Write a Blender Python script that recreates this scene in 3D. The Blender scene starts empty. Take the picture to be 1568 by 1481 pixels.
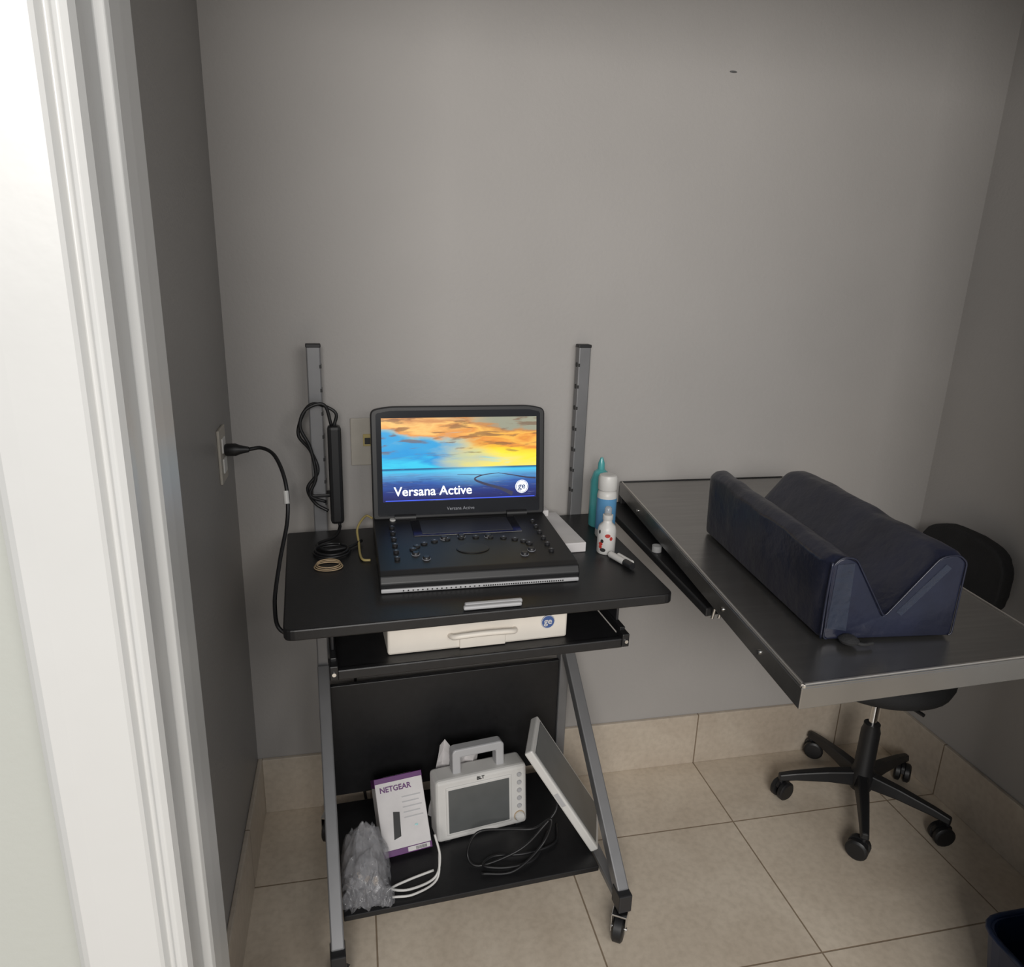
import bpy, bmesh, math, random
from mathutils import Vector, Matrix, noise
random.seed(4)
SC=bpy.context.scene
try:
    SC.view_settings.view_transform='Standard'
except Exception: pass
I=Matrix.Identity(4)
# ------------------------------------------------------------ materials
def newmat(name):
    m=bpy.data.materials.new(name); m.use_nodes=True
    nt=m.node_tree; b=nt.nodes['Principled BSDF']
    return m,nt,b
def mat(name,col,rough=.5,metal=0,var=.06,nscale=20,bump=0,bscale=200,coat=0,spec=.5,alpha=1,trans=0,emit=None,es=0,aniso=None,bd=.004):
    m,nt,b=newmat(name); N=nt.nodes; L=nt.links
    tc=N.new('ShaderNodeTexCoord'); no=N.new('ShaderNodeTexNoise'); no.inputs['Scale'].default_value=nscale
    no.inputs['Detail'].default_value=5
    vec=tc.outputs['Object']
    if aniso:
        mp=N.new('ShaderNodeMapping'); mp.inputs['Scale'].default_value=aniso; L.new(vec,mp.inputs[0]); vec=mp.outputs[0]
    L.new(vec,no.inputs['Vector'])
    r=N.new('ShaderNodeValToRGB'); e=r.color_ramp.elements
    e[0].position=.3; e[1].position=.7
    e[0].color=(*[max(0,c*(1-var)) for c in col],1); e[1].color=(*[min(1,c*(1+var)) for c in col],1)
    L.new(no.outputs['Fac'],r.inputs[0]); L.new(r.outputs[0],b.inputs['Base Color'])
    b.inputs['Roughness'].default_value=rough; b.inputs['Metallic'].default_value=metal
    b.inputs['Coat Weight'].default_value=coat; b.inputs['Specular IOR Level'].default_value=spec
    b.inputs['Alpha'].default_value=alpha; b.inputs['Transmission Weight'].default_value=trans
    if emit: b.inputs['Emission Color'].default_value=(*emit,1); b.inputs['Emission Strength'].default_value=es
    if bump:
        n2=N.new('ShaderNodeTexNoise'); n2.inputs['Scale'].default_value=bscale; n2.inputs['Detail'].default_value=4
        L.new(vec,n2.inputs['Vector'])
        bp=N.new('ShaderNodeBump'); bp.inputs['Strength'].default_value=bump; bp.inputs['Distance'].default_value=bd
        L.new(n2.outputs['Fac'],bp.inputs['Height']); L.new(bp.outputs[0],b.inputs['Normal'])
    return m
def tilemat(name,axes,bw,bh,ox,oy,c1,c2,grout,rough=.33,ms=.0022):
    m,nt,b=newmat(name); N=nt.nodes; L=nt.links
    tc=N.new('ShaderNodeTexCoord'); sp=N.new('ShaderNodeSeparateXYZ'); L.new(tc.outputs['Object'],sp.inputs[0])
    cb=N.new('ShaderNodeCombineXYZ')
    a=N.new('ShaderNodeMath'); a.operation='ADD'; a.inputs[1].default_value=ox
    a2=N.new('ShaderNodeMath'); a2.operation='ADD'; a2.inputs[1].default_value=oy
    L.new(sp.outputs[axes[0]],a.inputs[0]); L.new(sp.outputs[axes[1]],a2.inputs[0])
    L.new(a.outputs[0],cb.inputs[0]); L.new(a2.outputs[0],cb.inputs[1])
    br=N.new('ShaderNodeTexBrick'); br.offset=0; br.squash=1
    br.inputs['Scale'].default_value=1; br.inputs['Brick Width'].default_value=bw; br.inputs['Row Height'].default_value=bh
    br.inputs['Mortar Size'].default_value=ms; br.inputs['Mortar Smooth'].default_value=.3
    br.inputs['Color1'].default_value=(1,1,1,1); br.inputs['Color2'].default_value=(.93,.93,.93,1); br.inputs['Mortar'].default_value=(*grout,1)
    L.new(cb.outputs[0],br.inputs['Vector'])
    no=N.new('ShaderNodeTexNoise'); no.inputs['Scale'].default_value=3.5; no.inputs['Detail'].default_value=8; no.inputs['Distortion'].default_value=.8
    L.new(tc.outputs['Object'],no.inputs['Vector'])
    r=N.new('ShaderNodeValToRGB'); r.color_ramp.elements[0].position=.35; r.color_ramp.elements[1].position=.68
    r.color_ramp.elements[0].color=(*c1,1); r.color_ramp.elements[1].color=(*c2,1)
    L.new(no.outputs['Fac'],r.inputs[0])
    n3=N.new('ShaderNodeTexNoise'); n3.inputs['Scale'].default_value=60; n3.inputs['Detail'].default_value=4; L.new(tc.outputs['Object'],n3.inputs['Vector'])
    r3=N.new('ShaderNodeValToRGB'); r3.color_ramp.elements[0].position=.3; r3.color_ramp.elements[1].position=.6
    r3.color_ramp.elements[0].color=(.88,.87,.86,1); r3.color_ramp.elements[1].color=(1,1,1,1); L.new(n3.outputs['Fac'],r3.inputs[0])
    mx0=N.new('ShaderNodeMix'); mx0.data_type='RGBA'; mx0.blend_type='MULTIPLY'; mx0.inputs[0].default_value=1
    L.new(r.outputs[0],mx0.inputs[6]); L.new(r3.outputs[0],mx0.inputs[7])
    mx1=N.new('ShaderNodeMix'); mx1.data_type='RGBA'; mx1.blend_type='MULTIPLY'; mx1.inputs[0].default_value=1
    L.new(mx0.outputs[2],mx1.inputs[6]); L.new(br.outputs['Color'],mx1.inputs[7])
    L.new(mx1.outputs[2],b.inputs['Base Color'])
    b.inputs['Roughness'].default_value=rough
    bp=N.new('ShaderNodeBump'); bp.invert=True; bp.inputs['Strength'].default_value=.6; bp.inputs['Distance'].default_value=.002
    L.new(br.outputs['Fac'],bp.inputs['Height']); L.new(bp.outputs[0],b.inputs['Normal'])
    return m
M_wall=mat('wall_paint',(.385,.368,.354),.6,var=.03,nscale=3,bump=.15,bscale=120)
M_wallL=mat('wall_paint_shaded',(.25,.242,.235),.42,var=.03,nscale=3,bump=.15,bscale=120)  # same wall paint, darkened to put the left wall's shade into its colour
M_wallH=mat('hall_wall_paint',(.40,.41,.38),.5,var=.02,nscale=3,bump=.1,bscale=120)
M_trim=mat('trim_gloss_white',(.50,.50,.49),.34,var=.02,nscale=8,bump=.1,bscale=25)
M_ceil=mat('ceiling_paint',(.6,.6,.6),.8)
tc1,tc2=(.61,.52,.415),(.73,.64,.525)
M_floor=tilemat('floor_tile',(0,1),.5025,.42,-.0125+.5025*4,-.28+.42*4,tc1,tc2,(.42,.37,.32))
M_bbx=tilemat('baseboard_tile_x',(0,2),.5025,3,-.0125+.5025*4,1,(.50,.425,.345),(.60,.53,.44),(.42,.37,.32))
M_bby=tilemat('baseboard_tile_y',(1,2),.42,3,-.28+.42*4,1,(.50,.43,.355),(.60,.53,.44),(.42,.37,.32))
M_blackwood=mat('black_laminate',(.010,.010,.011),.42,var=.15,nscale=60,bump=.06,bscale=500)
M_greysteel=mat('grey_painted_steel',(.20,.20,.205),.4,metal=.35,var=.05)
M_black=mat('black_plastic',(.010,.010,.011),.45,var=.1)
M_blackm=mat('black_matte',(.012,.012,.013),.8,var=.2,bump=.3,bscale=300)
M_blackgloss=mat('black_gloss',(.008,.008,.01),.15)
M_dkgrey=mat('dark_grey_plastic',(.020,.020,.022),.4)
M_white=mat('white_plastic',(.62,.61,.59),.4,var=.03)
M_whitew=mat('warm_white_plastic',(.74,.69,.62),.45,var=.03)
M_grey=mat('light_grey_plastic',(.42,.42,.43),.45,var=.03)
M_steel=mat('brushed_steel',(.32,.312,.30),.26,metal=.92,var=.08,nscale=6,aniso=(1,18,1),bump=.04,bscale=40)
M_steeledge=mat('polished_steel_edge',(.62,.59,.55),.3,metal=.9,var=.06)
M_chrome=mat('chrome',(.7,.7,.7),.15,metal=1)
M_navy=mat('navy_vinyl',(.010,.012,.026),.32,var=.25,nscale=10,bump=.8,bscale=16,spec=.5,bd=.006)
M_tape=mat('clear_tape',(.05,.06,.09),.12,alpha=.45,bump=1,bscale=70)
M_teal=mat('teal_gel',(.08,.36,.37),.25,coat=.4)
M_bluelab=mat('blue_label',(.10,.28,.50),.4)
M_red=mat('red_print',(.45,.04,.03),.5)
M_purple=mat('purple_card',(.10,.015,.13),.5)
M_card=mat('white_card',(.62,.60,.60),.6)
M_tan=mat('tan_rubber',(.45,.33,.2),.6)
M_yel=mat('yellow_cable',(.45,.36,.14),.5)
M_beige=mat('beige_plate',(.42,.39,.34),.5)
M_bag=mat('clear_plastic_bag',(.55,.55,.58),.14,alpha=.20,bump=.9,bscale=34,var=.15,nscale=25,spec=1,bd=.01)
M_blue=mat('navy_blue_bin',(.008,.020,.06),.4)
M_glassg=mat('grey_lcd',(.10,.105,.105),.25)
M_ink=mat('ink_black',(.02,.02,.02),.6)
M_scuff=mat('scuff_grey',(.10,.10,.10),.7)
M_btn=mat('button_light',(.28,.29,.32),.4)
M_logo=mat('logo_blue',(.05,.10,.28),.5)
M_emw=mat('screen_white',(.9,.9,.9),.5,emit=(.9,.97,1),es=.9)
M_emb=mat('screen_blue_line',(.02,.05,.5),.5,emit=(.05,.12,.9),es=.8)
M_emroad=mat('screen_road',(.02,.02,.03),.5,emit=(.016,.018,.055),es=1)
M_clearp=mat('clear_acrylic',(.5,.5,.5),.1,alpha=.5)
# ------------------------------------------------------------ mesh helpers
def empty(name,loc=(0,0,0)):
    e=bpy.data.objects.new(name,None); e.location=loc; e.empty_display_size=.05
    SC.collection.objects.link(e); return e
def finish(name,bm,m,parent=None,M=I,bevel=0,smooth=False,seg=2):
    bmesh.ops.recalc_face_normals(bm,faces=bm.faces)
    bm.transform(M)
    me=bpy.data.meshes.new(name); bm.to_mesh(me); bm.free()
    ob=bpy.data.objects.new(name,me); SC.collection.objects.link(ob)
    for mm in (m if isinstance(m,(list,tuple)) else [m]): me.materials.append(mm)
    if smooth:
        for p in me.polygons: p.use_smooth=True
    if bevel:
        b=ob.modifiers.new('bev','BEVEL'); b.width=bevel; b.segments=seg; b.limit_method='ANGLE'; b.angle_limit=math.radians(40)
        b.harden_normals=False
    if parent:
        ob.parent=parent; ob.matrix_parent_inverse=Matrix.Translation(parent.location).inverted()
    return ob
def box(name,x0,x1,y0,y1,z0,z1,m,parent=None,M=I,bevel=.002,seg=2):
    bm=bmesh.new(); bmesh.ops.create_cube(bm,size=1)
    for v in bm.verts:
        v.co=Vector(((x0+x1)/2+v.co.x*(x1-x0),(y0+y1)/2+v.co.y*(y1-y0),(z0+z1)/2+v.co.z*(z1-z0)))
    return finish(name,bm,m,parent,M,bevel,seg=seg)
def prism(name,poly,axis,a0,a1,m,parent=None,M=I,bevel=0,smooth=False,seg=2):
    bm=bmesh.new()
    def P(p,a): return {'x':(a,p[0],p[1]),'y':(p[0],a,p[1]),'z':(p[0],p[1],a)}[axis]
    A=[bm.verts.new(P(p,a0)) for p in poly]; B=[bm.verts.new(P(p,a1)) for p in poly]
    bm.faces.new(A); bm.faces.new(B[::-1]); n=len(poly)
    for i in range(n): bm.faces.new((A[i],A[(i+1)%n],B[(i+1)%n],B[i]))
    return finish(name,bm,m,parent,M,bevel,smooth,seg)
def rpoly(pts,r,n=5):
    out=[]; k=len(pts)
    for i in range(k):
        p=Vector(pts[i]); a=Vector(pts[i-1]); b=Vector(pts[(i+1)%k])
        rr=r[i] if isinstance(r,(list,tuple)) else r
        if rr<=0: out.append(tuple(p)); continue
        da=(a-p).normalized(); db=(b-p).normalized()
        s=p+da*rr; e=p+db*rr
        for j in range(n+1):
            t=j/n; out.append(tuple((1-t)**2*s+2*t*(1-t)*p+t*t*e))
    return out
def lathe(name,prof,m,parent=None,M=I,n=28,smooth=True):
    bm=bmesh.new(); rings=[]
    for r,z in prof:
        rings.append([bm.verts.new((r*math.cos(2*math.pi*i/n),r*math.sin(2*math.pi*i/n),z)) for i in range(n)])
    for a,b in zip(rings,rings[1:]):
        for i in range(n): bm.faces.new((a[i],a[(i+1)%n],b[(i+1)%n],b[i]))
    bm.faces.new(rings[0][::-1]); bm.faces.new(rings[-1])
    ob=finish(name,bm,m,parent,M)
    if smooth:
        for p in ob.data.polygons: p.use_smooth=len(p.vertices)==4
        md=ob.modifiers.new('es','EDGE_SPLIT'); md.split_angle=math.radians(45)
    return ob
def align(p,q):
    p=Vector(p);q=Vector(q); d=q-p
    return Matrix.Translation(p)@d.to_track_quat('Z','Y').to_matrix().to_4x4(), d.length
def cyl(name,p,q,r,m,parent=None,M=I,r2=None,n=24):
    A,l=align(p,q); r2=r if r2 is None else r2
    return lathe(name,[(r,0),(r2,l)],m,parent,M@A,n)
def catmull(pts,k=8):
    P=[Vector(p) for p in pts]; P=[2*P[0]-P[1]]+P+[2*P[-1]-P[-2]]; out=[]
    for i in range(1,len(P)-2):
        for j in range(k):
            t=j/k; a,b,c,d=P[i-1:i+3]
            out.append(.5*((2*b)+(c-a)*t+(2*a-5*b+4*c-d)*t*t+(3*b-a-3*c+d)*t**3))
    out.append(P[-2]); return out
def tube(name,pts,r,m,parent=None,M=I,n=8,k=8,closed=False):
    P=catmull(pts,k) if k>1 else [Vector(p) for p in pts]; bm=bmesh.new(); rings=[]; up=Vector((.3,.2,1)).normalized()
    for i,p in enumerate(P):
        t=(P[min(i+1,len(P)-1)]-P[max(i-1,0)]).normalized()
        s=t.cross(up)
        if s.length<.05: s=t.cross(Vector((1,0,0)))
        s.normalize(); u=s.cross(t).normalized(); up=u
        rings.append([bm.verts.new(p+r*(math.cos(2*math.pi*j/n)*s+math.sin(2*math.pi*j/n)*u)) for j in range(n)])
    for a,b in zip(rings,rings[1:]):
        for i in range(n): bm.faces.new((a[i],a[(i+1)%n],b[(i+1)%n],b[i]))
    bm.faces.new(rings[0][::-1]); bm.faces.new(rings[-1])
    return finish(name,bm,m,parent,M,smooth=True)
def bar(name,p,q,w,d,m,parent=None,M=I,bevel=.003,side=(1,0,0)):
    p=Vector(p);q=Vector(q);t=(q-p).normalized(); s=Vector(side); s=(s-t*s.dot(t)).normalized(); u=t.cross(s)
    bm=bmesh.new(); R=[]
    for c in (p,q): R.append([bm.verts.new(c+s*a*w/2+u*b*d/2) for a,b in ((-1,-1),(1,-1),(1,1),(-1,1))])
    bm.faces.new(R[0]);bm.faces.new(R[1][::-1])
    for i in range(4): bm.faces.new((R[0][i],R[0][(i+1)%4],R[1][(i+1)%4],R[1][i]))
    return finish(name,bm,m,parent,M,bevel)
def text(name,s,size,m,parent,M,ext=.0003,align_x='LEFT',bold=0):
    c=bpy.data.curves.new(name,'FONT'); c.body=s; c.size=size; c.extrude=ext; c.align_x=align_x; c.offset=bold
    o=bpy.data.objects.new(name,c); SC.collection.objects.link(o); bpy.context.view_layer.update()
    dg=bpy.context.evaluated_depsgraph_get(); me=bpy.data.meshes.new_from_object(o.evaluated_get(dg))
    bpy.data.objects.remove(o); me.transform(M); ob=bpy.data.objects.new(name,me); SC.collection.objects.link(ob)
    me.materials.clear(); me.materials.append(m)
    ob.parent=parent; ob.matrix_parent_inverse=Matrix.Translation(parent.location).inverted(); return ob
T=Matrix.Translation
def R(a,ax): return Matrix.Rotation(math.radians(a),4,ax)
# ------------------------------------------------------------ room
XL,XR,YB,ZC=-.29,1.692,1.812,2.6
YD0,YD1=.60,.77
box('floor',-1.6,2.6,-2.2,1.95,-.1,0,M_floor,bevel=0)
box('ceiling',XL-.1,XR+.1,YD0,YB+.1,ZC,ZC+.1,M_ceil,bevel=0)
box('wall_back',XL-.1,XR+.1,YB,YB+.1,0,ZC,M_wall,bevel=0)
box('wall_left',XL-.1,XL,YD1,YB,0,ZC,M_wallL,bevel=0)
box('wall_right',XR,XR+.1,YD0,YB,0,ZC,M_wall,bevel=0)
box('wall_front_left',-1.6,-.192,YD0+.015,YD1,0,ZC,M_wallH,bevel=0)
box('wall_front_right',1.17,XR,YD0+.015,YD1,0,ZC,M_wallH,bevel=0)
box('wall_front_header',-.192,1.17,YD0+.015,YD1,2.17,ZC,M_wallH,bevel=0)
box('baseboard_back',XL+.012,XR-.012,YB-.012,YB-.0005,0,.174,M_bbx,bevel=.002)
box('baseboard_left',XL,XL+.012,YD1,YB-.001,0,.174,M_bby,bevel=.003)
box('baseboard_right',XR-.012,XR,YD1,YB-.001,0,.174,M_bby,bevel=.002)
dx=-.007
cas=[(-.165,.6145),(-.165,.602),(-.168,.595),(-.173,.592),(-.177,.593),(-.180,.598),(-.1835,.599),(-.187,.592),(-.190,.590),(-.236,.588),(-.249,.588),(-.255,.592),(-.262,.600),(-.262,.6145)]
prism('trim_1',[(x+dx,y) for x,y in cas],'z',0,2.24,M_trim,bevel=.001)
jam=[(-.185,.6147),(-.1655,.6147),(-.1655,.640),(-.158,.643),(-.156,.648),(-.156,.676),(-.159,.682),(-.1625,.684),(-.1625,.706),(-.1665,.709),(-.1665,.755),(-.170,.768),(-.185,.770)]
prism('trim_2',[(x+dx,y) for x,y in jam],'z',0,2.17,M_trim,bevel=.001)
box('trim_3',-.192,1.17,.595,.772,2.15,2.17,M_trim)
prism('trim_4',[(1.15,.600),(1.235,.592),(1.235,.6145),(1.17,.6145),(1.17,.772),(1.15,.772)],'z',0,2.15,M_trim,bevel=.0012)
e=empty('wall_scuff',(.91,YB,1.96))
lathe('scuff_mark',[(.010,0),(.007,.001),(.002,.0015)],M_scuff,e,T((.912,YB-.0005,1.957))@R(90,'X')@Matrix.Diagonal((1,.25,1,1)),12)
# ------------------------------------------------------------ cart
TH=3.5
CM=T((-.137,1.222,.003))@R(TH,'Z')
cart=empty('computer_cart',(.25,1.48,0))
top=rpoly([(0,0),(.768,0),(.790,.51),(0,.505)],[.02,.02,.008,.008])
prism('tabletop',top,'z',.838,.86,M_blackwood,cart,CM,bevel=.003)
for k,u in (('l',.080),('r',.740)):
    box('upright_post_'+k,u-.016,u+.016,.508,.532,.44,1.303,M_greysteel,cart,CM,bevel=.003)
    box('post_cap_'+k,u-.017,u+.017,.507,.533,1.301,1.309,M_black,cart,CM,bevel=.002)
    for j in range(7):
        z=1.258-j*.055
        sx=u-.0165 if k=='r' else u+.0165
        cyl(f'slot_{k}_{j}',(sx-.0006,.52,z),(sx+.0006,.52,z),.006,M_ink,cart,CM,n=12)
        box(f'slotf_{k}_{j}',u+(-.016 if k=='r' else .012),u+(-.012 if k=='r' else .016),.5070,.509,z-.004,z+.004,M_ink,cart,CM,bevel=0)
    us={'l':.068,'r':.708}[k]
    box('rear_leg_'+k,us-.013,us+.013,.44,.475,.07,.838,M_greysteel,cart,CM,bevel=.003)
    box('post_bracket_'+k,us-.012,us+.012,.47,.512,.50,.80,M_greysteel,cart,CM,bevel=.003)
    bar('front_leg_'+k,(us,.445,.52),(us,-.005,.115),.028,.034,M_greysteel,cart,CM)
    box('foot_'+k,us-.016,us+.016,-.032,.012,.078,.125,M_dkgrey,cart,CM,bevel=.003)
    box('foot_rail_'+k,us-.012,us+.012,.0,.45,.080,.098,M_greysteel,cart,CM,bevel=.003)
    for q,v in (('f',-.012),('b',.46)):
        G=CM@T((us,v,-.003))@R(-35 if q=='f' else -20,'Z')
        cyl(f'caster_stem_{k}{q}',(0,0,.06),(0,0,.09),.006,M_chrome,cart,G)
        for s_,xx in (('a',-.0175),('b',.0155)):
            prism(f'caster_fork_{s_}_{k}{q}',[(-.026,.074),(.018,.074),(.020,.05),(-.012,.026),(-.026,.028)],'x',xx,xx+.002,M_chrome,cart,G)
        box(f'caster_plate_{k}{q}',-.0175,.0175,-.026,.018,.072,.077,M_chrome,cart,G,bevel=.001)
        lathe(f'caster_wheel_{k}{q}',[(.012,0),(.026,.0),(.0315,.004),(.0315,.022),(.026,.026),(.012,.026)],M_black,cart,G@T((-.013,-.014,.0325))@R(90,'Y'))
        cyl(f'caster_axle_{k}{q}',(-.019,-.014,.0325),(.019,-.014,.0325),.005,M_chrome,cart,G,n=12)
        if q=='f': box(f'caster_brake_{k}{q}',-.010,.010,.015,.038,.028,.031,M_chrome,cart,G,bevel=.001)
box('bottom_shelf',.085,.692,.09,.455,.085,.100,M_blackwood,cart,CM,bevel=.002)
box('back_panel',.082,.695,.448,.462,.13,.46,M_blackwood,cart,CM,bevel=.002)
box('crossbar',.08,.70,.445,.470,.50,.53,M_black,cart,CM)
tz=.027
box('tray_board',.092,.684,.055,.40,.700+tz,.712+tz,M_blackwood,cart,CM,bevel=.003)
box('tray_lip',.092,.684,.045,.058,.694+tz,.716+tz,M_blackwood,cart,CM,bevel=.003)
for k,u in (('l',.086),('r',.688)):
    box('tray_rail_'+k,u-.006,u+.006,.06,.44,.715+tz,.735+tz,M_black,cart,CM)
    box('tray_hanger_'+k,u-.003,u+.003,.09,.42,.735+tz,.838,M_dkgrey,cart,CM)
    box('tray_end_'+k,u-.008,u+.008,.040,.075,.698+tz,.728+tz,M_black,cart,CM)
    cyl('tray_screw_'+k,(u,.040,.712+tz),(u,.036,.712+tz),.004,M_chrome,cart,CM,n=12)
# ------------------------------------------------------------ white case in tray
bx=empty('white_device_case',(.25,1.4,.72))
BX=CM@T((.008,0,.0225))@Matrix.Diagonal((.97,1,1,1))
box('case_body',.190,.580,.085,.36,.717,.782,M_whitew,bx,BX,bevel=.005)
hp=[(.32,.0855,.748),(.325,.070,.752),(.345,.064,.756),(.39,.062,.758),(.435,.064,.756),(.455,.070,.752),(.46,.0855,.748)]
tube('case_handle',hp,.006,M_whitew,bx,BX)
box('case_latch',.34,.44,.081,.087,.718,.742,M_whitew,bx,BX,bevel=.002)
cyl('logo_disc',(.535,.0852,.757),(.535,.0842,.757),.0155,M_logo,bx,BX)
tube('logo_ring',[(.535+.0145*math.cos(t/24*2*math.pi),.0838,.757+.0145*math.sin(t/24*2*math.pi)) for t in range(25)],.0007,M_white,bx,BX,k=1,n=6)
text('logo_letters','ge',.020,M_white,bx,BX@T((.535,.0838,.752))@R(90,'X'),align_x='CENTER',bold=.0003)
# ------------------------------------------------------------ laptop ultrasound
lp=empty('laptop_computer',(.25,1.5,.86))
LM=CM@T((.183,.122,.8605))@R(-2.8,'Z')
W=.415
prof=[(-.002,.008),(-.004,.020),(.004,.034),(.02,.039),(.30,.050),(.318,.048),(.32,.006),(.30,.002),(.01,.002)]
prism('base_body',rpoly(prof,.003,3),'x',.0,W,M_black,lp,LM,bevel=.004)
prism('base_bottom_strip',[(-.006,.001),(-.006,.009),(.10,.009),(.10,.001)],'x',.002,W-.002,M_grey,lp,LM,bevel=.002)
for i in range(70):
    if i%2==0 or i>34: box(f'vent_{i}',.045+i*.0048,.0475+i*.0048,-.0075,-.0055,.004,.0065,M_ink,lp,LM,bevel=0)
SL=math.degrees(math.atan2(.011,.28))
KM=LM@T((0,.02,.0393))@R(SL,'X')
box('touch_panel',.085,.335,.165,.265,-.001,.0015,M_blackgloss,lp,KM,bevel=.001)
box('touch_screen',.105,.315,.175,.255,.001,.0022,M_dkgrey,lp,KM,bevel=.0005)
lathe('trackpad',[(.030,0),(.030,.0015),(.027,.002)],M_black,lp,KM@T((.205,.085,0))@Matrix.Diagonal((1.2,.9,1,1)))
for i in range(12):
    a=math.pi*(.05+.9*i/11); x=.205+.13*math.cos(a); y=.085+.06*math.sin(a)
    lathe(f'key_{i}',[(.0075,0),(.0075,.003),(.006,.004)],M_dkgrey,lp,KM@T((x,y,0)),14)
    box(f'keymark_{i}',x-.002,x+.002,y-.001,y+.001,.004,.0044,M_btn,lp,KM,bevel=0)
for i in range(6):
    for s in (0,1):
        x=.04 if s==0 else .372; y=.05+i*.034
        lathe(f'side_key_{s}_{i}',[(.006,0),(.006,.005),(.0045,.006)],M_dkgrey,lp,KM@T((x,y,0)),14)
        box(f'side_mark_{s}_{i}',x-.002,x+.002,y-.001,y+.001,.006,.0064,M_btn,lp,KM,bevel=0)
for i,(x,y) in enumerate([(.08,.07),(.10,.045),(.33,.06),(.31,.04),(.15,.145),(.25,.145),(.19,.150)]):
    lathe(f'round_knob_{i}',[(.008,0),(.008,.004),(.006,.006)],M_dkgrey,lp,KM@T((x,y,0)),16)
    lathe(f'knob_ring_{i}',[(.0092,0),(.0092,.001)],M_btn,lp,KM@T((x,y,0)),16)
lathe('power_button',[(.007,0),(.007,.003)],M_white,lp,KM@T((.045,.268,0)),16)
cyl('hinge_l',(.05,.295,.053),(.10,.295,.053),.009,M_black,lp,LM)
cyl('hinge_r',(.32,.295,.053),(.37,.295,.053),.009,M_black,lp,LM)
DM=LM@T((0,.293,.050))@R(-8,'X')
lidp=rpoly([(0,0),(W,0),(W,.258),(.38,.266),(.04,.266),(0,.258)],[.008,.008,.014,.02,.02,.014])
prism('lid_shell',lidp,'y',.0,.022,M_black,lp,DM,bevel=.003)
lidf=rpoly([(.012,.008),(W-.012,.008),(W-.012,.250),(.375,.256),(.045,.256),(.012,.250)],.006)
prism('lid_bezel',lidf,'y',-.0012,.0,M_blackgloss,lp,DM)
text('lid_label','Versana Active',.011,M_btn,lp,DM@T((W/2,-.0014,.018))@R(90,'X'),align_x='CENTER')
sx0,sx1,sz0,sz1=.024,.394,.042,.239
bm=bmesh.new(); vs=[bm.verts.new(p) for p in ((sx0,-.002,sz0),(sx1,-.002,sz0),(sx1,-.002,sz1),(sx0,-.002,sz1))]
fc=bm.faces.new(vs); uv=bm.loops.layers.uv.new('UVMap')
for l,c in zip(fc.loops,((0,0),(1,0),(1,1),(0,1))): l[uv].uv=c
ms,nt,b=newmat('display_sunset'); N=nt.nodes; L=nt.links
tc=N.new('ShaderNodeTexCoord'); sp=N.new('ShaderNodeSeparateXYZ'); L.new(tc.outputs['UV'],sp.inputs[0])
def ramp(stops,fac):
    r=N.new('ShaderNodeValToRGB'); cr=r.color_ramp
    while len(cr.elements)<len(stops): cr.elements.new(.5)
    for e_,(p_,c_) in zip(cr.elements,stops): e_.position=p_; e_.color=(*[(x/255)**2.2 for x in c_],1)
    L.new(fac,r.inputs[0]); return r.outputs[0]
def noisef(scale,sc,det=6,dist=0):
    mp=N.new('ShaderNodeMapping'); mp.inputs['Scale'].default_value=sc; L.new(tc.outputs['UV'],mp.inputs[0])
    n=N.new('ShaderNodeTexNoise'); n.inputs['Scale'].default_value=scale; n.inputs['Detail'].default_value=det; n.inputs['Distortion'].default_value=dist
    L.new(mp.outputs[0],n.inputs['Vector']); return n.outputs['Fac']
def mth(op,a,b_,clamp=False):
    n=N.new('ShaderNodeMath'); n.operation=op; n.use_clamp=clamp
    for i,x in enumerate((a,b_)):
        if isinstance(x,(int,float)): n.inputs[i].default_value=x
        elif x is not None: L.new(x,n.inputs[i])
    return n.outputs[0]
def mixc(f,a,b_,bt='MIX'):
    n=N.new('ShaderNodeMix'); n.data_type='RGBA'; n.blend_type=bt
    if isinstance(f,(int,float)): n.inputs[0].default_value=f
    else: L.new(f,n.inputs[0])
    for i,x in ((6,a),(7,b_)):
        if isinstance(x,tuple): n.inputs[i].default_value=(*[(q/255)**2.2 for q in x],1)
        else: L.new(x,n.inputs[i])
    return n.outputs[2]
U,V=sp.outputs[0],sp.outputs[1]
cl=noisef(3.2,(1,2.2,1),9,.4)
Vd=mth('ADD',V,mth('MULTIPLY',mth('SUBTRACT',cl,.5),.6))
Vd=mth('ADD',Vd,mth('MULTIPLY',mth('SUBTRACT',U,.45),.22))
left=ramp([(.36,(60,200,235)),(.46,(45,150,215)),(.64,(60,160,215)),(.72,(140,180,190)),(.78,(225,150,80)),(.86,(250,195,115)),(.94,(205,140,85)),(1,(235,180,110))],Vd)
right=ramp([(.38,(150,225,225)),(.46,(245,225,110)),(.58,(255,230,60)),(.70,(255,205,50)),(.79,(225,140,60)),(.86,(250,185,80)),(.94,(190,130,75)),(1,(150,150,130))],Vd)
sky=mixc(ramp([(.32,(0,0,0)),(.72,(255,255,255))],mth('ADD',U,mth('MULTIPLY',mth('SUBTRACT',cl,.5),.4))),left,right)
dk=noisef(5,(1,3.2,1),6,.3)
sky=mixc(mth('MULTIPLY',ramp([(.54,(0,0,0)),(.61,(215,215,215))],dk),ramp([(.5,(0,0,0)),(.60,(255,255,255))],V)),sky,(115,82,60))
gr=ramp([(0,(28,28,80)),(.10,(35,48,115)),(.22,(50,90,165)),(.31,(90,160,210)),(.365,(70,195,235)),(.385,(30,100,150)),(.40,(20,60,100))],V)
st=noisef(5,(1,7,1),6,1.5)
gr=mixc(mth('MULTIPLY',ramp([(.46,(0,0,0)),(.62,(190,190,190))],st),ramp([(.25,(255,255,255)),(.36,(90,90,90))],V)),gr,(38,42,100))
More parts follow.
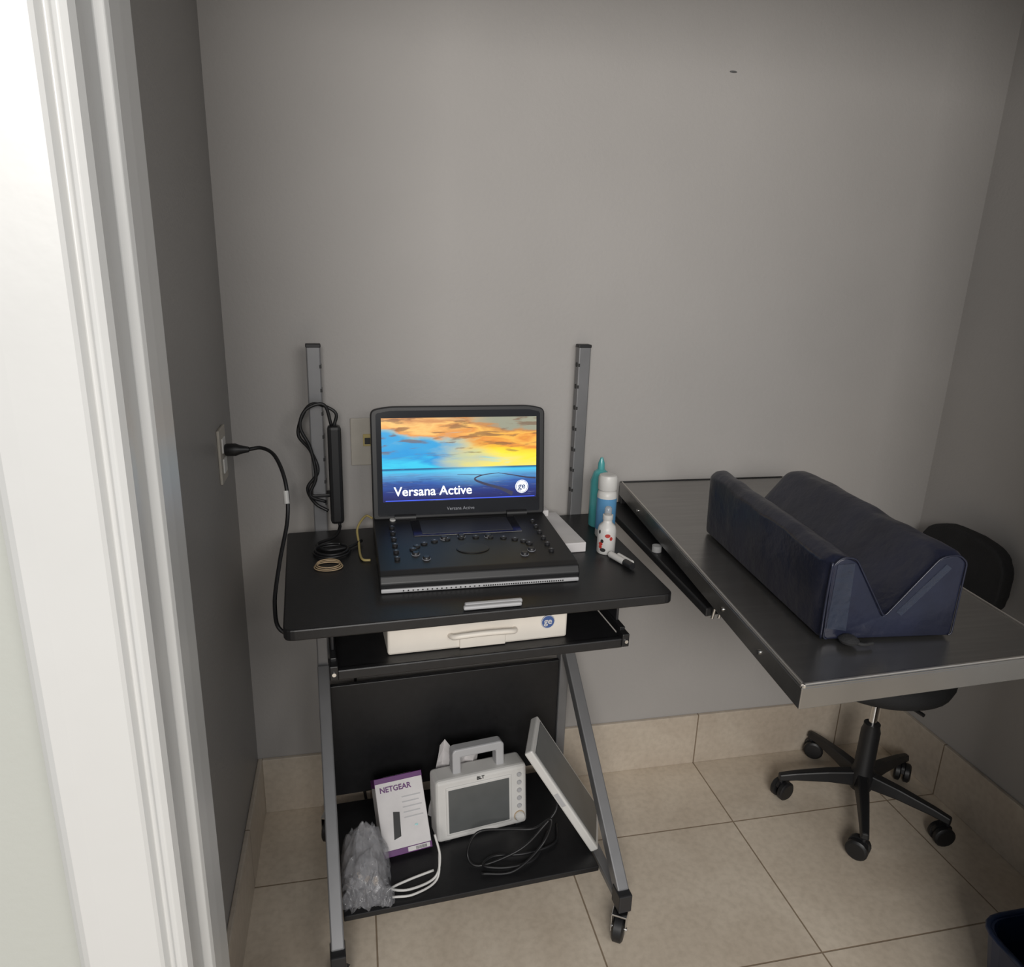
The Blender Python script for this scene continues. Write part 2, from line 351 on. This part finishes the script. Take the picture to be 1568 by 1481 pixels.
gr=mixc(ramp([(.60,(0,0,0)),(.66,(140,140,140))],st),gr,(150,170,215))
gl=mth('MULTIPLY',ramp([(.3,(0,0,0)),(.6,(255,255,255)),(.85,(40,40,40))],U),ramp([(.15,(0,0,0)),(.34,(215,215,215))],V))
gr=mixc(gl,gr,(130,210,235))
isg=ramp([(.395,(255,255,255)),(.40,(0,0,0))],V)
fin=mixc(isg,sky,gr)
b.inputs['Base Color'].default_value=(.01,.01,.01,1); b.inputs['Roughness'].default_value=.2
L.new(fin,b.inputs['Emission Color']); b.inputs['Emission Strength'].default_value=1.1
finish('display',bm,ms,lp,DM)
def strip(name,pts,y=-.0023):
    bm=bmesh.new(); P=catmull([(x,0,z,) for x,z,w in pts],8); Wd=[w for _,_,w in pts]; prev=None
    for i,p in enumerate(P):
        t=i/8; j=min(int(t),len(Wd)-2); w=Wd[j]+(Wd[j+1]-Wd[j])*(t-j)
        q=P[min(i+1,len(P)-1)]-P[max(i-1,0)]; n_=Vector((-q.z,0,q.x)).normalized()
        a=bm.verts.new((p.x+n_.x*w,y,p.z+n_.z*w)); c=bm.verts.new((p.x-n_.x*w,y,p.z-n_.z*w))
        if prev: bm.faces.new((prev[0],a,c,prev[1]))
        prev=(a,c)
    finish(name,bm,M_emroad,lp,DM)
strip('display_road_1',[(.300,.104,.0006),(.262,.100,.0012),(.242,.091,.0020),(.262,.080,.0028),(.305,.066,.0036),(.335,.052,.005)])
strip('display_road_2',[(.300,.104,.0006),(.335,.098,.0012),(.365,.092,.0017),(.393,.089,.0022)])
strip('display_road_3',[(.262,.100,.0008),(.235,.102,.0007),(.20,.103,.0005)])
text('display_title','Versana Active',.0305,M_emw,lp,DM@T((.050,-.0028,.056))@R(90,'X'),bold=.0004)
box('display_line',.03,.39,-.0024,-.002,.0435,.0455,M_emb,lp,DM,bevel=0)
cyl('display_logo_disc',(.358,-.0024,.069),(.358,-.0028,.069),.0135,M_emw,lp,DM)
tube('display_logo_ring',[(.358+.0155*math.cos(t/24*2*math.pi),-.0026,.069+.0155*math.sin(t/24*2*math.pi)) for t in range(25)],.0007,M_emw,lp,DM,k=1,n=6)
text('display_logo_letters','ge',.020,M_logo,lp,DM@T((.358,-.0031,.064))@R(90,'X'),align_x='CENTER',bold=.0004)
pt=empty('stylus_pen',(.27,1.25,.862))
for i,(v,uu) in enumerate(((.014,.330),(.027,.335))):
    bar(f'stylus_{i}',(uu,v,.8655),(uu+.115,v-.002,.8655),.010,.008,M_grey,pt,CM,side=(0,1,0))
# ------------------------------------------------------------ steel exam table
et=empty('steel_exam_table',(.9,1.3,.945))
Q=[(.605,.797),(1.087,.817),(1.19,1.80),(.70,1.80)]
prism('table_top',Q,'z',.935,.942,M_steel,et,bevel=.001)
for i in range(4):
    a=Vector((*Q[i],0)); c=Vector((*Q[(i+1)%4],0)); n=(c-a).cross(Vector((0,0,1))).normalized()
    off=-n*.004
    bar(f'rim_{i}',a+off+Vector((0,0,.9415)),c+off+Vector((0,0,.9415)),.006,.004,M_black if i==2 else M_steeledge,et,bevel=.001,side=(0,0,1))
    bar(f'skirt_{i}',a+off*.4+Vector((0,0,.922)),c+off*.4+Vector((0,0,.922)),.034,.004,M_steel,et,bevel=.001,side=(0,0,1))
prism('fold_bracket',[(.642,1.155),(.688,1.165),(.735,1.80),(.655,1.80)],'z',.866,.885,M_black,et,bevel=.003)
prism('fold_bracket_web',[(.672,1.17),(.688,1.17),(.735,1.80),(.715,1.80)],'z',.875,.935,M_black,et,bevel=.002)
prism('fold_bracket2',[(1.10,1.30),(1.13,1.30),(1.17,1.80),(1.14,1.80)],'z',.885,.935,M_black,et,bevel=.002)
box('wall_rail',.70,1.19,1.785,1.805,.88,.93,M_black,et)
for i,yy in enumerate((.93,1.08,1.62)):
    t=(yy-.797)/(1.80-.797); x=.605+.095*t
    cyl(f'bolt_{i}',(x-.003,yy,.921),(x+.006,yy,.921),.004,M_chrome,et,n=12)
cyl('clear_knob',(.660,1.44,.886),(.660,1.44,.90),.011,M_clearp,et)
for i,xx in enumerate((.658,.672)): cyl(f'bracket_clip_{i}',(xx,1.158,.862),(xx,1.152,.885),.003,M_chrome,et)
# ------------------------------------------------------------ V cushion
cu=empty('positioning_cushion',(.85,1.15,.945))
VM=T((.708,.905,.9465))@R(-5.0,'Z')
pp=rpoly([(.0,0),(-.003,.130),(.010,.143),(.034,.141),(.100,.036),(.182,.141),(.213,.143),(.228,.130),(.228,0)],[.006,.006,.008,.010,.008,.012,.008,.006,.006],4)
bm=bmesh.new(); rings=[]; NL=26
for j in range(NL+1):
    t=j/NL; y=.505*t; ring=[]
    for (x,z) in pp:
        s=1
        if j in (0,NL): s=.955
        cx,cz=.114,.05
        xx=cx+(x-cx)*s; zz=max(0,cz+(z-cz)*s) if z>.001 else 0
        w=noise.noise(Vector((x*14,y*9,z*14)))*.005 + noise.noise(Vector((x*40,y*18,z*40)))*.003
        if z>.02: zz+=w; xx+=w*.6
        ring.append(bm.verts.new((xx,y+(.004 if j==0 else (-.004 if j==NL else 0)),zz)))
    rings.append(ring)
n=len(pp)
for a,c in zip(rings,rings[1:]):
    for i in range(n): bm.faces.new((a[i],a[(i+1)%n],c[(i+1)%n],c[i]))
bm.faces.new(rings[0][::-1]); bm.faces.new(rings[-1])
o=finish('cushion_body',bm,M_navy,cu,VM,bevel=.003,smooth=True)
tube('seam_front',[(p[0]*.965+.004,.003,p[1]*.965+.002) for p in pp],.0016,M_navy,cu,VM,k=1,n=6)
tube('seam_side',[(-.001,.003,.004),(-.002,.003,.07),(-.001,.003,.132)],.002,M_navy,cu,VM,n=6)
prism('tape_patch',[(.006,.02),(.040,.015),(.036,.13),(.008,.128)],'y',.0028,0.004,M_tape,cu,VM)
prism('tape_patch_2',[(.120,.045),(.19,.125),(.20,.118),(.130,.038)],'y',.0028,0.004,M_tape,cu,VM)
lathe('tie_knot',[(.004,0),(.014,.002),(.016,.006),(.010,.011),(.003,.012)],M_blackm,cu,VM@T((.040,-.008,.0)),14)
tube('tie_loose',[(.04,-.008,.006),(.055,-.02,.003),(.075,-.018,.003)],.003,M_blackm,cu,VM)
# ------------------------------------------------------------ office chair
ch=empty('office_chair',(1.42,1.545,0))
HM=T((1.42,1.545,0))
lathe('hub',[(.030,.06),(.036,.075),(.036,.11),(.027,.13),(.026,.25),(.022,.265),(.022,.275)],M_black,ch,HM)
cyl('gas_rod',(0,0,.27),(0,0,.43),.011,M_chrome,ch,HM)
for i in range(5):
    a=92+72*i; A=HM@R(a,'Z')
    bm=bmesh.new(); R_=[]
    for x,w,z0,z1 in ((.02,.042,.075,.118),(.10,.036,.078,.110),(.19,.028,.072,.095),(.236,.024,.064,.084)):
        R_.append([bm.verts.new(p) for p in ((x,-w/2,z0),(x,w/2,z0),(x,w/2*.7,z1),(x,-w/2*.7,z1))])
    for p,q in zip(R_,R_[1:]):
        for k in range(4): bm.faces.new((p[k],p[(k+1)%4],q[(k+1)%4],q[k]))
    bm.faces.new(R_[0]); bm.faces.new(R_[-1][::-1])
    finish(f'base_arm_{i}',bm,M_black,ch,A,bevel=.004)
    cyl(f'caster_pin_{i}',(.228,0,.045),(.228,0,.085),.006,M_dkgrey,ch,A,n=12)
    C_=A@T((.228,0,0))@R(random.uniform(20,150),'Z')@T((-.010,0,0))
    for s in (-1,1):
        lathe(f'caster_wheel_{i}_{s}',[(.010,0),(.024,0),(.029,.003),(.029,.014),(.023,.019)],M_black,ch,C_@T((0,.004*s,.0295))@R(-90*s,'X'),18)
    prism(f'caster_hood_{i}',rpoly([(-.028,.034),(-.022,.056),(.0,.064),(.022,.056),(.026,.042),(.0,.036)],.006,3),'y',-.0045,.0045,M_black,ch,C_)
SM=HM@T((-.035,0,0))
lathe('seat_pad',[(.10,.432),(.18,.440),(.198,.452),(.204,.470),(.198,.490),(.18,.503),(.10,.508),(.01,.508)],M_blackm,ch,SM,40)
box('seat_plate',-.09,.12,-.07,.07,.415,.434,M_black,ch,SM,bevel=.004)
tube('back_bracket',[(.08,0,.424),(.18,0,.420),(.215,0,.44),(.230,0,.55),(.226,0,.70)],.012,M_black,ch,HM)
bk=[]
for i in range(48):
    a=2*math.pi*i/48; c_,s_=math.cos(a),math.sin(a)
    rr=1+.012*random.uniform(-1,1)
    bk.append((.020+math.copysign(abs(c_)**.65,c_)*.147*rr,.738+math.copysign(abs(s_)**.7,s_)*.105*rr))
prism('backrest',bk,'x',.185,.228,M_blackm,ch,HM,bevel=.010,seg=3)
cyl('lift_lever',(0,-.03,.42),(.03,-.17,.415),.005,M_black,ch,SM)
# ------------------------------------------------------------ power adapter hanging on post
pa=empty('power_adapter',(-.06,1.7,1))
PA=CM@T((.008,0,-.015))
box('adapter_brick',.095,.126,.470,.503,.90,1.14,M_black,pa,PA,bevel=.008)
tube('adapter_loop',[(.11,.49,1.135),(.115,.49,1.17),(.07,.495,1.19),(.045,.495,1.17),(.03,.49,1.12),(.055,.495,1.08),(.07,.49,1.03),(.045,.49,.99),(.06,.495,.95),(.09,.49,.93)],.004,M_black,pa,PA)
tube('adapter_loop_2',[(.105,.485,1.14),(.09,.48,1.19),(.05,.48,1.18),(.035,.48,1.14),(.055,.48,1.09),(.065,.48,1.02),(.05,.48,.975),(.085,.485,.955)],.004,M_black,pa,PA)
tube('adapter_cord',[(.112,.49,.905),(.115,.48,.89),(.10,.44,.882),(.06,.40,.881),(.08,.36,.881),(.13,.37,.881),(.16,.40,.883)],.004,M_black,pa,PA)
box('strap',.055,.115,.503,.536,.945,.953,M_black,pa,CM)
ol=empty('wall_outlet',(XL,1.66,1.08))
box('plate',XL,XL+.006,1.615,1.69,1.02,1.14,M_beige,ol,bevel=.002)
box('socket_upper',XL+.005,XL+.009,1.635,1.67,1.085,1.118,M_white,ol); box('socket_lower',XL+.005,XL+.009,1.635,1.67,1.04,1.073,M_white,ol)
pc=empty('power_cord',(XL+.02,1.65,1.09))
PX=XL+.0095
lathe('plug',[(.012,0),(.014,.004),(.014,.022),(.010,.032),(.006,.050)],M_black,pc,T((PX,1.652,1.090))@R(90,'Y'))
tube('cord',[(PX+.048,1.652,1.090),(PX+.078,1.65,1.093),(PX+.108,1.62,1.080),(PX+.130,1.58,1.03),(PX+.132,1.55,.96),(PX+.118,1.48,.89),(PX+.112,1.40,.83),(PX+.130,1.36,.79),(PX+.20,1.45,.74),(PX+.25,1.60,.66),(PX+.26,1.76,.5),(PX+.26,1.77,.2),(PX+.28,1.77,.02)],.0042,M_black,pc)
cyl('cord_label',(PX+.1295,1.572,1.016),(PX+.1315,1.562,.990),.006,M_white,pc)
wp=empty('wall_jack_plate',(.03,YB,1.06))
box('plate',-.012,.068,YB-.006,YB-.0002,1.005,1.125,M_beige,wp,bevel=.002)
box('jack',.018,.040,YB-.009,YB-.005,1.055,1.085,M_yel,wp,bevel=.001); box('jack_hole',.022,.036,YB-.0095,YB-.008,1.060,1.076,M_ink,wp,bevel=0)
# ------------------------------------------------------------ table-top objects
def place(x,y,z=.8635,a=0): return T((x,y,z))@R(a,'Z')
b1=empty('spray_bottle',(.568,1.50,.86)); P1=place(.562,1.505)
lathe('body',[(.019,0),(.0215,.003),(.0215,.055),(.019,.066),(.011,.074),(.010,.080)],M_white,b1,P1)
lathe('collar',[(.011,.080),(.012,.081),(.012,.092),(.009,.093)],M_white,b1,P1)
lathe('mist_cap',[(.0085,.093),(.0085,.108),(.006,.111)],M_clearp,b1,P1)
for i in range(7):
    a=-125+random.uniform(-45,75); z=.012+.007*i
    lathe(f'print_{i}',[(.005,0),(.0045,.0012)],M_red if i%3 else M_ink,b1,P1@R(a,'Z')@T((.0208,0,z))@R(90,'Y')@Matrix.Diagonal((1,random.uniform(.5,1.4),1,1)),10)
b2=empty('foam_pump_bottle',(.57,1.6,.86)); P2=place(.595,1.61)
lathe('body',[(.022,0),(.024,.004),(.024,.105),(.022,.115),(.016,.120)],M_white,b2,P2)
lathe('label',[(.0243,.02),(.0243,.10)],M_bluelab,b2,P2)
lathe('cap',[(.0225,.120),(.0235,.122),(.0235,.150),(.021,.156),(.015,.158)],M_white,b2,P2)
b3=empty('gel_bottle',(.59,1.68,.86)); P3=place(.602,1.685)
lathe('body',[(.022,0),(.025,.004),(.025,.12),(.018,.142),(.009,.150)],M_teal,b3,P3)
lathe('nozzle',[(.009,.150),(.0085,.165),(.003,.180)],M_teal,b3,P3)
b4=empty('white_tissue_box',(.50,1.62,.86))
prism('box_body',[(.608,.25),(.670,.25),(.670,.47),(.608,.47)],'z',.8605,.884,M_card,b4,CM,bevel=.002)
box('box_back',.608,.640,.44,.470,.884,.900,M_card,b4,CM,bevel=.002)
mk=empty('marker_pen',(.58,1.42,.866))
cyl('barrel',(.562,1.470,.872),(.578,1.420,.872),.0075,M_white,mk); cyl('cap',(.578,1.420,.872),(.586,1.395,.872),.008,M_dkgrey,mk)
cyl('barrel_2',(.578,1.462,.871),(.592,1.415,.871),.0065,M_white,mk)
rb=empty('rubber_band',(-.07,1.53,.863))
for k in range(3):
    tube(f'loop_{k}',[(-.065+.030*math.cos(t/12*2*math.pi)*(1-.08*k),1.50+k*.004+.024*math.sin(t/12*2*math.pi),.8655+.002*k) for t in range(13)],.0013,M_tan,rb,k=4,n=6)
yc=empty('network_cable',(.01,1.55,.865))
tube('cable',[(.035,1.715,.895),(.018,1.72,.900),(-.002,1.67,.888),(.000,1.62,.871),(.002,1.56,.8670),(.008,1.525,.8670),(.024,1.520,.8670)],.0028,M_yel,yc)
bc=empty('black_cable_coil',(-.03,1.6,.87))
for k in range(2):
    tube(f'coil_{k}',[(-.06+.04*math.cos(t/10*2*math.pi+k)*(1-.1*k),1.58+.035*math.sin(t/10*2*math.pi+k),.868+.0055*k) for t in range(11)],.0028,M_black,bc,k=5,n=6)
# ------------------------------------------------------------ shelf objects
vm=empty('patient_monitor',(.28,1.5,.104))
MM=CM@T((.322,.243,.1020))@R(5,'Z')@R(-7,'X')@Matrix.Diagonal((1,1,.95,1))
box('housing',0,.240,0,.07,.004,.180,M_white,vm,MM,bevel=.010,seg=3)
box('screen_frame',.024,.198,-.003,.004,.022,.160,M_white,vm,MM,bevel=.003)
box('lcd',.030,.190,-.0045,.0,.029,.152,M_glassg,vm,MM,bevel=.001)
for i in range(5): lathe(f'knob_{i}',[(.006,0),(.006,.003),(.005,.004)],M_grey,vm,MM@T((.218,-.0005,.062+i*.023))@R(90,'X'),14)
lathe('dial',[(.013,0),(.013,.006),(.011,.009)],M_white,vm,MM@T((.218,-.0005,.032))@R(90,'X'))
lathe('dial_ring',[(.0145,0),(.0145,.002)],M_tan,vm,MM@T((.218,-.0005,.032))@R(90,'X'))
text('monitor_label','BLT',.012,M_ink,vm,MM@T((.115,-.001,.165))@R(90,'X'),align_x='CENTER',bold=.0004)
hb=.180
prism('handle',[(.050,hb-.004),(.050,hb+.058),(.057,hb+.066),(.180,hb+.066),(.187,hb+.058),(.187,hb-.004),(.165,hb-.004),(.165,hb+.042),(.072,hb+.042),(.072,hb-.004)],'y',.022,.055,M_grey,vm,MM,bevel=.004)
for i,x in enumerate((.02,.21)): box(f'monitor_foot_{i}',x,x+.015,.005,.06,.001,.006,M_dkgrey,vm,MM,bevel=.001)
nb=empty('router_box',(.09,1.5,.104))
BM=CM@T((.188,.225,.109))@R(6,'Z')@R(-38,'X')
box('carton',0,.120,0,.06,0,.180,M_card,nb,BM,bevel=.002)
box('carton_top_band',-.0008,.1208,.001,.0608,.160,.1808,M_purple,nb,BM,bevel=.001)
box('carton_front_band',-.0008,.1208,-.0008,.010,.168,.1808,M_purple,nb,BM,bevel=.001)
box('carton_bottom_band',-.0008,.1208,-.0008,.0608,-.0004,.014,M_purple,nb,BM,bevel=.001)
box('label_patch',.060,.115,-.0014,.0,.002,.012,M_card,nb,BM,bevel=0)
for i in range(14): box(f'barcode_{i}',.080+i*.002,.081+i*.002,-.0018,-.001,.003,.010,M_ink,nb,BM,bevel=0)
prism('device_picture',[(.030,.035),(.048,.040),(.052,.095),(.036,.098)],'y',-.0012,0,M_ink,nb,BM)
text('carton_title','NETGEAR',.016,M_card,nb,BM@T((.026,.020,.1814))@R(0,'X'),bold=.0003)
text('carton_text','NETGEAR',.018,M_purple,nb,BM@T((.010,-.0008,.146))@R(90,'X'),bold=.0004)
for i in range(5): box(f'text_line_{i}',.062,.110-.006*(i%2),-.0012,.0,.126-i*.012,.1285-i*.012,M_grey,nb,BM,bevel=0)
box('green_mark',.085,.093,-.0012,0,.056,.060,M_teal,nb,BM,bevel=0)
# plastic bag: crumpled draped film over small contents
pb=empty('plastic_bag',(-.02,1.4,.104))
def film(name,c,s,seed,ht,nn=46):
    bm=bmesh.new(); G=[]
    for i in range(nn):
        row=[]
        for j in range(nn):
            u=i/(nn-1)*2-1; v=j/(nn-1)*2-1
            edge=max(abs(u),abs(v)); dome=max(0,1-edge**2.2)
            a=noise.noise(Vector((u*1.8+seed,v*1.8,0))); b_=1-2*abs(noise.noise(Vector((u*2.4,v*2.4+seed,3)))); c_=1-2*abs(noise.noise(Vector((u*5+seed,v*5,7))))
            z=ht*dome*(1+.5*a)+.013*b_+.007*c_
            x=u*s[0]*(1+.18*noise.noise(Vector((v*2,seed,u))))+.010*noise.noise(Vector((u*3,v*3,seed)))
            y=v*s[1]*(1+.18*noise.noise(Vector((u*2,seed+5,v))))
            row.append(bm.verts.new((c[0]+x,c[1]+y,max(.1042,c[2]+z))))
        G.append(row)
    for i in range(nn-1):
        for j in range(nn-1): bm.faces.new((G[i][j],G[i+1][j],G[i+1][j+1],G[i][j+1]))
    return finish(name,bm,M_bag,pb,smooth=True)
film('film_1',(-.008,1.395,.108),(.058,.080,0),3,.075)
film('film_2',(-.010,1.425,.112),(.052,.060,0),9,.110)
film('film_3',(-.006,1.375,.106),(.050,.060,0),17,.045)
film('film_4',(-.008,1.440,.120),(.048,.045,0),23,.100)
for i in range(12):
    a=random.uniform(0,6.28); x=-.012+.028*math.cos(a); y=1.375+.025*math.sin(a)
    cyl(f'contents_{i}',(x,y,.110+.002*i),(x+random.uniform(-.012,.012),y+.01,.114+.002*i),.005,random.choice([M_chrome,M_tan,M_grey,M_white]),pb,n=10)
# leaning flat panel
fp=empty('flat_panel_display',(.5,1.55,.104))
A0=Vector((.374,1.455,.368)); B0=Vector((.540,1.395,.106))
d=(B0-A0).normalized(); s=Vector((.24,.95,.12)); s=(s-d*s.dot(d)).normalized(); nrm=s.cross(d)
if nrm.z<0: nrm=-nrm
FM=Matrix((( d.x,s.x,nrm.x,A0.x),(d.y,s.y,nrm.y,A0.y),(d.z,s.z,nrm.z,A0.z),(0,0,0,1)))
LN=(B0-A0).length
box('panel_shell',0,LN,0,.150,0,.022,M_white,fp,FM,bevel=.004)
box('panel_glass',.014,LN-.014,.010,.140,.0215,.0235,M_glassg,fp,FM,bevel=.001)
box('panel_port',.13,.17,-.001,.003,.005,.016,M_grey,fp,FM,bevel=.001)
pg=empty('crumpled_papers',(.2,1.6,.3))
bm=bmesh.new(); g=[]
for i in range(9):
    g.append([bm.verts.new((.155+.015*j+.004*i,1.592+.005*i*(j%2)*.5+.008*noise.noise(Vector((i,j,0))*.7),.104+.0262*i+.012*noise.noise(Vector((i*.6,j*.6,2)))+.004-.004*j)) for j in range(8)])
for i in range(8):
    for j in range(7): bm.faces.new((g[i][j],g[i][j+1],g[i+1][j+1],g[i+1][j]))
o=finish('paper_sheet',bm,M_card,pg); o.modifiers.new('so','SOLIDIFY').thickness=.0006
kb=empty('tangled_cable',(.33,1.42,.11))
tube('cable_a',[(.455,1.50,.25),(.46,1.44,.22),(.42,1.42,.18),(.36,1.41,.13),(.26,1.40,.109),(.235,1.425,.125),(.26,1.435,.175),(.33,1.44,.170),(.40,1.435,.165),(.44,1.42,.20),(.42,1.41,.14),(.34,1.37,.109),(.26,1.375,.109)],.0032,M_black,kb)
tube('cable_b',[(.45,1.48,.109),(.40,1.40,.109),(.33,1.38,.112),(.27,1.395,.112),(.30,1.42,.112),(.38,1.415,.112),(.46,1.44,.109),(.48,1.50,.109)],.0035,M_black,kb)
tube('cable_white',[(.155,1.42,.20),(.165,1.40,.15),(.15,1.38,.112),(.09,1.36,.109),(.05,1.37,.109),(.09,1.385,.112),(.15,1.40,.115)],.003,M_white,kb)
tube('cable_white_2',[(.165,1.41,.16),(.155,1.375,.112),(.10,1.345,.109),(.05,1.345,.109)],.0028,M_white,kb)
# ------------------------------------------------------------ blue bin
bb=empty('blue_plastic_bin',(1.42,.87,0))
o1=rpoly([(1.300,.82),(1.60,.82),(1.60,.975),(1.300,.975)],.05); o2=rpoly([(1.275,.80),(1.62,.80),(1.62,.995),(1.275,.995)],.06)
bm=bmesh.new(); a=[bm.verts.new((*p,0.001)) for p in o1]; c=[bm.verts.new((*p,.18)) for p in o2]; nn=len(o1)
i1=[bm.verts.new((p[0]+(1.45-p[0])*.05,p[1]+(.89-p[1])*.08,.18)) for p in o2]; i0=[bm.verts.new((p[0]+(1.45-p[0])*.05,p[1]+(.89-p[1])*.08,.012)) for p in o1]
for A_,B_ in ((a,c),(c,i1),(i1,i0)):
    for i in range(nn): bm.faces.new((A_[i],A_[(i+1)%nn],B_[(i+1)%nn],B_[i]))
bm.faces.new(a[::-1]); bm.faces.new(i0)
finish('bin_body',bm,M_blue,bb)
tube('bin_rim',[(*p,.18) for p in o2]+[(*o2[0],.18)],.006,M_blue,bb,k=1)
# ------------------------------------------------------------ lights
w=bpy.data.worlds.new('World'); SC.world=w; w.use_nodes=True
w.node_tree.nodes['Background'].inputs[0].default_value=(.86,.92,1,1); w.node_tree.nodes['Background'].inputs[1].default_value=.42
def area(name,loc,tgt,sx,sy,e,col):
    l=bpy.data.lights.new(name,'AREA'); l.shape='RECTANGLE'; l.size=sx; l.size_y=sy; l.energy=e; l.color=col
    o=bpy.data.objects.new(name,l); o.location=loc; o.rotation_euler=(Vector(tgt)-Vector(loc)).to_track_quat('-Z','Y').to_euler(); SC.collection.objects.link(o)
area('unseen_hall_light',(-.40,-2.0,2.15),(1.2,1.6,.5),1.2,.9,80,(1,.965,.92))  # unseen area light standing in for hall daylight behind the camera
area('unseen_hall_light.001',(.95,-1.2,2.15),(.3,1.6,.6),1.0,.8,16,(1,.96,.91))  # extra area light, added to brighten the door reveal from the right
# ------------------------------------------------------------ camera
p,y,r=map(math.radians,(16.7,12.5,1.85))
fw=Vector((math.sin(y)*math.cos(p),math.cos(y)*math.cos(p),-math.sin(p))); rt=Vector((math.cos(y),-math.sin(y),0)); up=rt.cross(fw)
r2=math.cos(r)*rt+math.sin(r)*up; u2=-math.sin(r)*rt+math.cos(r)*up
cd=bpy.data.cameras.new('camera'); cd.sensor_fit='HORIZONTAL'; cd.sensor_width=36; cd.lens=1120/1568*36; cd.clip_start=.02
co=bpy.data.objects.new('camera',cd); SC.collection.objects.link(co); SC.camera=co
co.matrix_world=Matrix(((r2.x,u2.x,-fw.x,0),(r2.y,u2.y,-fw.y,0),(r2.z,u2.z,-fw.z,1.5),(0,0,0,1)))
